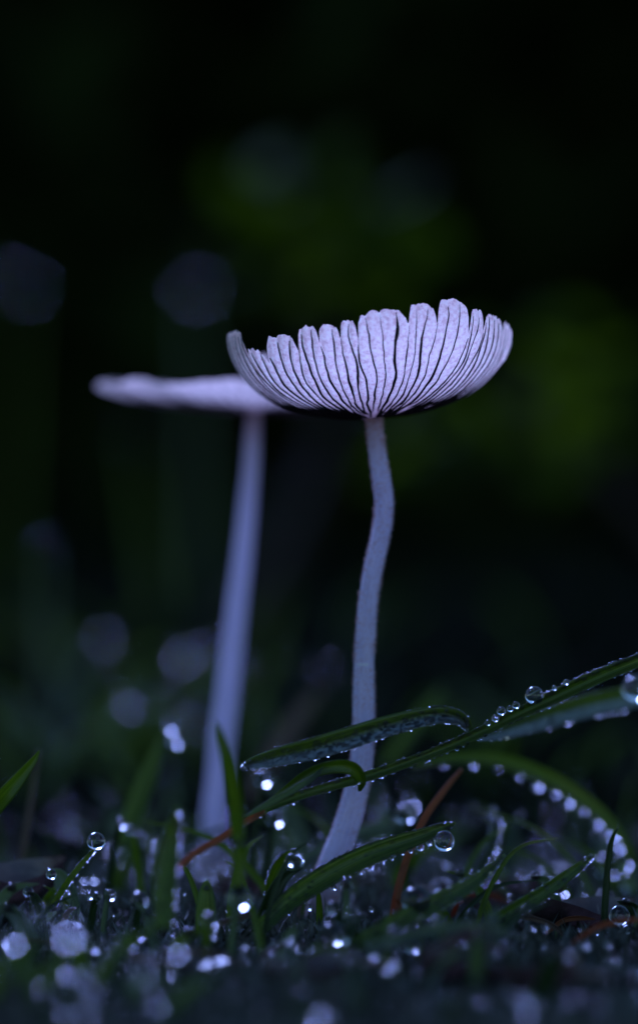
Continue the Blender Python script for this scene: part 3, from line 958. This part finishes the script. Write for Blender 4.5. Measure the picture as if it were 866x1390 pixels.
p = F(5, 1190, 30)
dead_leaf(p.x - 0.1, 30.2, 1.2, 0.3, 0.5, 0.25, 0.5, 'dark rolled wet leaf below the short bright green leaf tip', 2.0)
p = F(790, 1215, 29)
dead_leaf(p.x, 29.6, 1.1, 0.24, 0.5, 0.2, 0.3, 'purplish wet dead leaf lying below the drooping beaded leaf', 3.3)
rngQ = random.Random(55)
for i in range(24):
    y = rngQ.choice((rngQ.uniform(22.5, 28), rngQ.uniform(31, 42), rngQ.uniform(42, 75)))
    x = rngQ.uniform(-1.1, 1.1) * 433 * K * y / D
    if abs(x) < 0.5 and 28 < y < 33:
        continue
    lab, grp = ('wet dead leaf lying on the soil before the mushrooms', 'dead leaves before the mushrooms') if y < 29 else ('wet dead leaf lying on the soil behind the mushrooms', 'dead leaves behind the mushrooms')
    dead_leaf(x, y, rngQ.uniform(0.5, 1.0), rngQ.uniform(0.15, 0.28), rngQ.uniform(0, 6.3), rngQ.uniform(-0.35, 0.35), rngQ.uniform(0.15, 0.5), lab, i * 3.7, grp)

# ------------------------------------------------------------------ moss and crumbs: uncountable
def moss():
    rng = random.Random(8)
    V, Fc = [], []
    for k in range(100000):
        y = 20 + 40 * rng.random() ** 1.3
        x = rng.uniform(-1.25, 1.25) * 433 * K * y / D
        if k > 42000:
            x, y = rng.uniform(-13, 13), rng.uniform(9, 46)
            if y > 20 and abs(x) < 1.2 * 433 * K * y / D:
                continue
        b = Vector((x, y, ground_z(x, y) - 0.02))
        h = rng.uniform(0.07, 0.30)
        d = Vector((rng.gauss(0, 0.5), rng.gauss(0, 0.5), 1)).normalized()
        s = d.cross(Vector((rng.gauss(0, 1), rng.gauss(0, 1), 0.1))).normalized() * rng.uniform(0.012, 0.026)
        o = len(V)
        V += [b - s, b + s, b + d * h * 0.6 + s * 0.8, b + d * h * 0.6 - s * 0.8, b + d * h + Vector((rng.gauss(0, 0.03), rng.gauss(0, 0.03), 0))]
        Fc += [(o, o + 1, o + 2, o + 3), (o + 3, o + 2, o + 4)]
    tag(obj('moss', mesh('moss', V, Fc), M['moss']), 'short dark green moss covering the wet soil', 'moss', None, 'stuff')
moss()
def sward():
    """low dark grass, thickening towards the shrubs"""
    rng = random.Random(81)
    V, Fc = [], []
    for k in range(46000):
        y = 36 + 90 * rng.random() ** 1.2
        x = rng.uniform(-1.5, 1.5) * 433 * K * y / D
        if k > 16000:
            x, y = rng.gauss(0, 45), rng.uniform(-60, 126)
            if abs(x) < max(11, 1.4 * 433 * K * y / D):
                continue
        b = Vector((x, y, ground_z(x, y) - 0.05))
        h = rng.uniform(0.5, 1.0) * (0.5 + 2.6 * max(0.35, min(1, (y - 36) / 45)) if k > 16000 else 0.5 + 2.6 * min(1, (y - 36) / 45))
        d = Vector((rng.gauss(0, 0.4), rng.gauss(0, 0.4), 1)).normalized()
        s = d.cross(Vector((rng.gauss(0, 1), rng.gauss(0, 1), 0.1))).normalized() * rng.uniform(0.05, 0.11) * (1 + max(0.6 if k > 16000 else 0, (y - 36) / 50))
        e = Vector((rng.gauss(0, 0.25), rng.gauss(0, 0.25), -0.05)) * h
        o = len(V)
        V += [b - s, b + s, b + d * h * 0.55 + s * 0.8 + e * 0.25, b + d * h * 0.55 - s * 0.8 + e * 0.25, b + d * h + e]
        Fc += [(o, o + 1, o + 2, o + 3), (o + 3, o + 2, o + 4)]
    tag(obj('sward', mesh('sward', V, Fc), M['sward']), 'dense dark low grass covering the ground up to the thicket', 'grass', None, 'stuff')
sward()
def crumbs():
    rng = random.Random(18)
    V, Fc = [], []
    for _ in range(1200):
        y = 20 + 40 * rng.random() ** 1.5
        x = rng.uniform(-1.25, 1.25) * 433 * K * y / D
        r = 0.02 + 0.05 * rng.random() ** 3
        c = Vector((x, y, ground_z(x, y) + r * 0.3))
        o = len(V)
        sd = rng.uniform(0, 99)
        for q in ICO_V[:12]:
            V.append(c + Vector((q.x * r, q.y * r, q.z * r * 0.8)) * (1 + 0.4 * noise.noise(q * 1.7 + Vector((sd, 0, 0)))))
        Fc += [tuple(a + o for a in f) for f in [(0, 11, 5), (0, 5, 1), (0, 1, 7), (0, 7, 10), (0, 10, 11), (1, 5, 9), (5, 11, 4), (11, 10, 2), (10, 7, 6), (7, 1, 8), (3, 9, 4), (3, 4, 2), (3, 2, 6), (3, 6, 8), (3, 8, 9), (4, 9, 5), (2, 4, 11), (6, 2, 10), (8, 6, 7), (9, 8, 1)]]
    tag(obj('soil_crumbs', mesh('soil_crumbs', V, Fc), M['soil']), 'small dark crumbs of wet soil strewn over the ground', 'soil', None, 'stuff')
crumbs()

# ------------------------------------------------------------------ drops scattered over the low growth
# (direction, depth, radius): those the photograph shows as bright glints or soft discs
def carrier(q, r, label, group, wd):
    g = ground_z(q.x, q.y)
    if q.z - g < r + 0.2:
        return
    rng = random.Random(int(q.x * 1000) + int(q.y * 77))
    b = Vector((q.x + rng.uniform(-0.5, 0.5) * (q.z - g) * 0.6, q.y + rng.uniform(0, 0.3), g - 0.08))
    e = Vector((q.x, q.y + r * 0.7, q.z + r * 0.2))
    P = [b, b.lerp(e, 0.4) + Vector((0, 0, 0.1)), b.lerp(e, 0.8) + Vector((0, 0, 0.08)), e]
    v, f, uv, FR = blade_mesh([p_ - b for p_ in P], [wd, wd, wd * 0.7, wd * 0.15], rng.uniform(-0.8, 0.8), 0.25, 0.008, 16)
    tag(obj('grass_leaf', mesh('grass_leaf', v, f, uv), M[rng.choice(('grass', 'grass_dark', 'grass_pale'))], None, b), label, 'grass', group)
near = [(358, 1056, 31.5, .085), (375, 1110, 31.2, .085), (383, 1088, 32, .04), (550, 1105, 31.2, .095), (525, 1093, 32.5, .055), (558, 1090, 34, .06), (470, 1200, 28, .06), (452, 1233, 27.8, .06),
        (452, 1268, 27.4, .1), (680, 1185, 31.5, .055), (640, 1242, 28.2, .055), (763, 1208, 31.4, .06), (748, 1180, 31.8, .04), (825, 1176, 32.6, .12), (858, 1198, 32, .11), (150, 1215, 28.6, .055),
        (133, 1217, 28.6, .04), (190, 1222, 28, .08), (325, 1219, 27.2, .1), (285, 1250, 27, .07), (190, 1140, 31.5, .07), (178, 1126, 31, .05), (165, 1118, 31, .05), (565, 1222, 28, .12), (825, 1280, 28.5, .04),
        (840, 1243, 28.9, .09), (808, 1265, 28.8, .035), (850, 1262, 28.8, .04), (735, 1195, 30.9, .03), (535, 1270, 27, .07), (560, 1285, 27.5, .06), (700, 1235, 31, .05), (830, 1135, 33.2, .08), (812, 1140, 33.2, .06)]
for px, py, y, r in near:
    q = F(px, py, y)
    q.z = max(q.z, ground_z(q.x, q.y) + r)
    carrier(q, r, 'thin low blade bowed under a glinting drop by the mushroom feet', 'thin blades under the glinting drops', 0.07)
    drop(q, r, 'glinting water drop among the low wet growth round the mushroom feet', 'glinting drops low round the mushroom feet', BEAD if r < 0.06 else DROP)
far = [(245, 890, 46, .13), (100, 1008, 46, .17), (45, 985, 46, .14), (62, 740, 52, .13), (150, 1003, 45, .14), (345, 938, 44, .12), (335, 975, 42, .1), (265, 390, 74, .12), (35, 385, 74, .13), (180, 590, 72, .12),
       (645, 1110, 37, .14), (505, 1060, 36, .1), (120, 960, 50, .16), (70, 1075, 40, .12), (170, 940, 52, .18), (10, 1020, 46, .16), (230, 1060, 38, .1), (200, 1100, 36, .09), (560, 1060, 40, .1),
       (700, 1100, 42, .12), (420, 1100, 40, .12), (395, 1065, 44, .14), (770, 1130, 38, .1), (600, 1160, 35, .09), (46, 1248, 23.8, .09), (152, 1284, 24.6, .075), (90, 1262, 22.8, .09), (20, 1275, 24.2, .07), (240, 1290, 24.4, .06), (400, 1290, 25.2, .07), (690, 1290, 25.6, .06), (480, 1245, 26, .06), (595, 1255, 26.4, .06), (265, 1000, 44, .12), (300, 1050, 42, .11)]
for px, py, y, r in far:
    r *= 0.95 if y > 70 else 0.48 if y > 34 else 0.8
    q = F(px, py, y)
    g = ground_z(q.x, q.y)
    if y < 29:
        lab, grp = 'water drop on the near soil, blurred to a soft disc', 'blurred drops on the near soil'
    elif y < 70:
        lab, grp = 'water drop on the growth behind the mushrooms, blurred to a soft disc', 'blurred drops behind the mushrooms'
    else:
        lab, grp = 'large drop on the thicket foliage, blurred to a wide faint disc', 'blurred drops on the thicket'
    q.z = max(q.z, g + r)
    if y < 29:
        carrier(q, r, 'blurred short blade under a drop on the near moss', 'blurred blades under the near drops', 0.06)
    elif y < 70:
        carrier(q, r, 'blurred thin blade holding up a drop behind the mushrooms', 'blurred blades under the far drops', 0.12)
    else:
        carrier(q, r, 'long thin stalk carrying a blurred drop before the thicket', 'long stalks before the thicket', 0.25)
    drop(q, r, lab, grp)
rngF = random.Random(66)
for FR, y in SOWN:
    if 38 < y < 56 and FR[0][0].x < 0.3:
        for s_ in (0.6, 0.93):
            c, t, W, Nn, wd = at(FR, s_)
            r = rngF.uniform(0.042, 0.06)
            drop(c + Vector((0, -r * 0.6, r * 0.2)), r, 'drop on a blurred blade behind the flat capped mushroom', 'drops on the blurred blades behind the flat mushroom', BEAD)
        continue
    if rngF.random() < 0.75 and y < 56 and not (y > 38 and FR[0][0].x > 0.4):
        c, t, W, Nn, wd = at(FR, rngF.uniform(0.65, 0.97))
        r = rngF.uniform(0.025, 0.05) * (1 + max(0, (y - 33)) / 22)
        drop(c + Vector((0, -r * 0.5, r * 0.3)), r, 'dew drop clinging to a low grass blade', 'dew drops on the low blades', BEAD)

# ------------------------------------------------------------------ fine dew over the moss, too much of it to count
def moss_dew():
    rng = random.Random(404)
    V, Fc = [], []
    for _ in range(7000):
        y = 23.5 + 26 * rng.random()
        x = rng.uniform(-1.2, 1.2) * 433 * K * y / D
        if noise.noise(Vector((x * 0.9, y * 0.5, 6))) < 0.0 or (27.6 < y < 31 and rng.random() > 0.16) or rng.random() > (0.5 if y < 27.6 else 0.8):
            continue
        r = 0.009 + 0.030 * rng.random() ** 3
        c = Vector((x, y, ground_z(x, y) + rng.uniform(0.05, 0.3)))
        o = len(V)
        V += [c + q * r for q in ICO_V]
        Fc += [(a + o, b + o, c_ + o) for a, b, c_ in ICO_F]
    tag(obj('dew', mesh('moss_dew', V, Fc), M['water']), 'fine dew sparkling all over the moss', 'dew', None, 'stuff')
moss_dew()
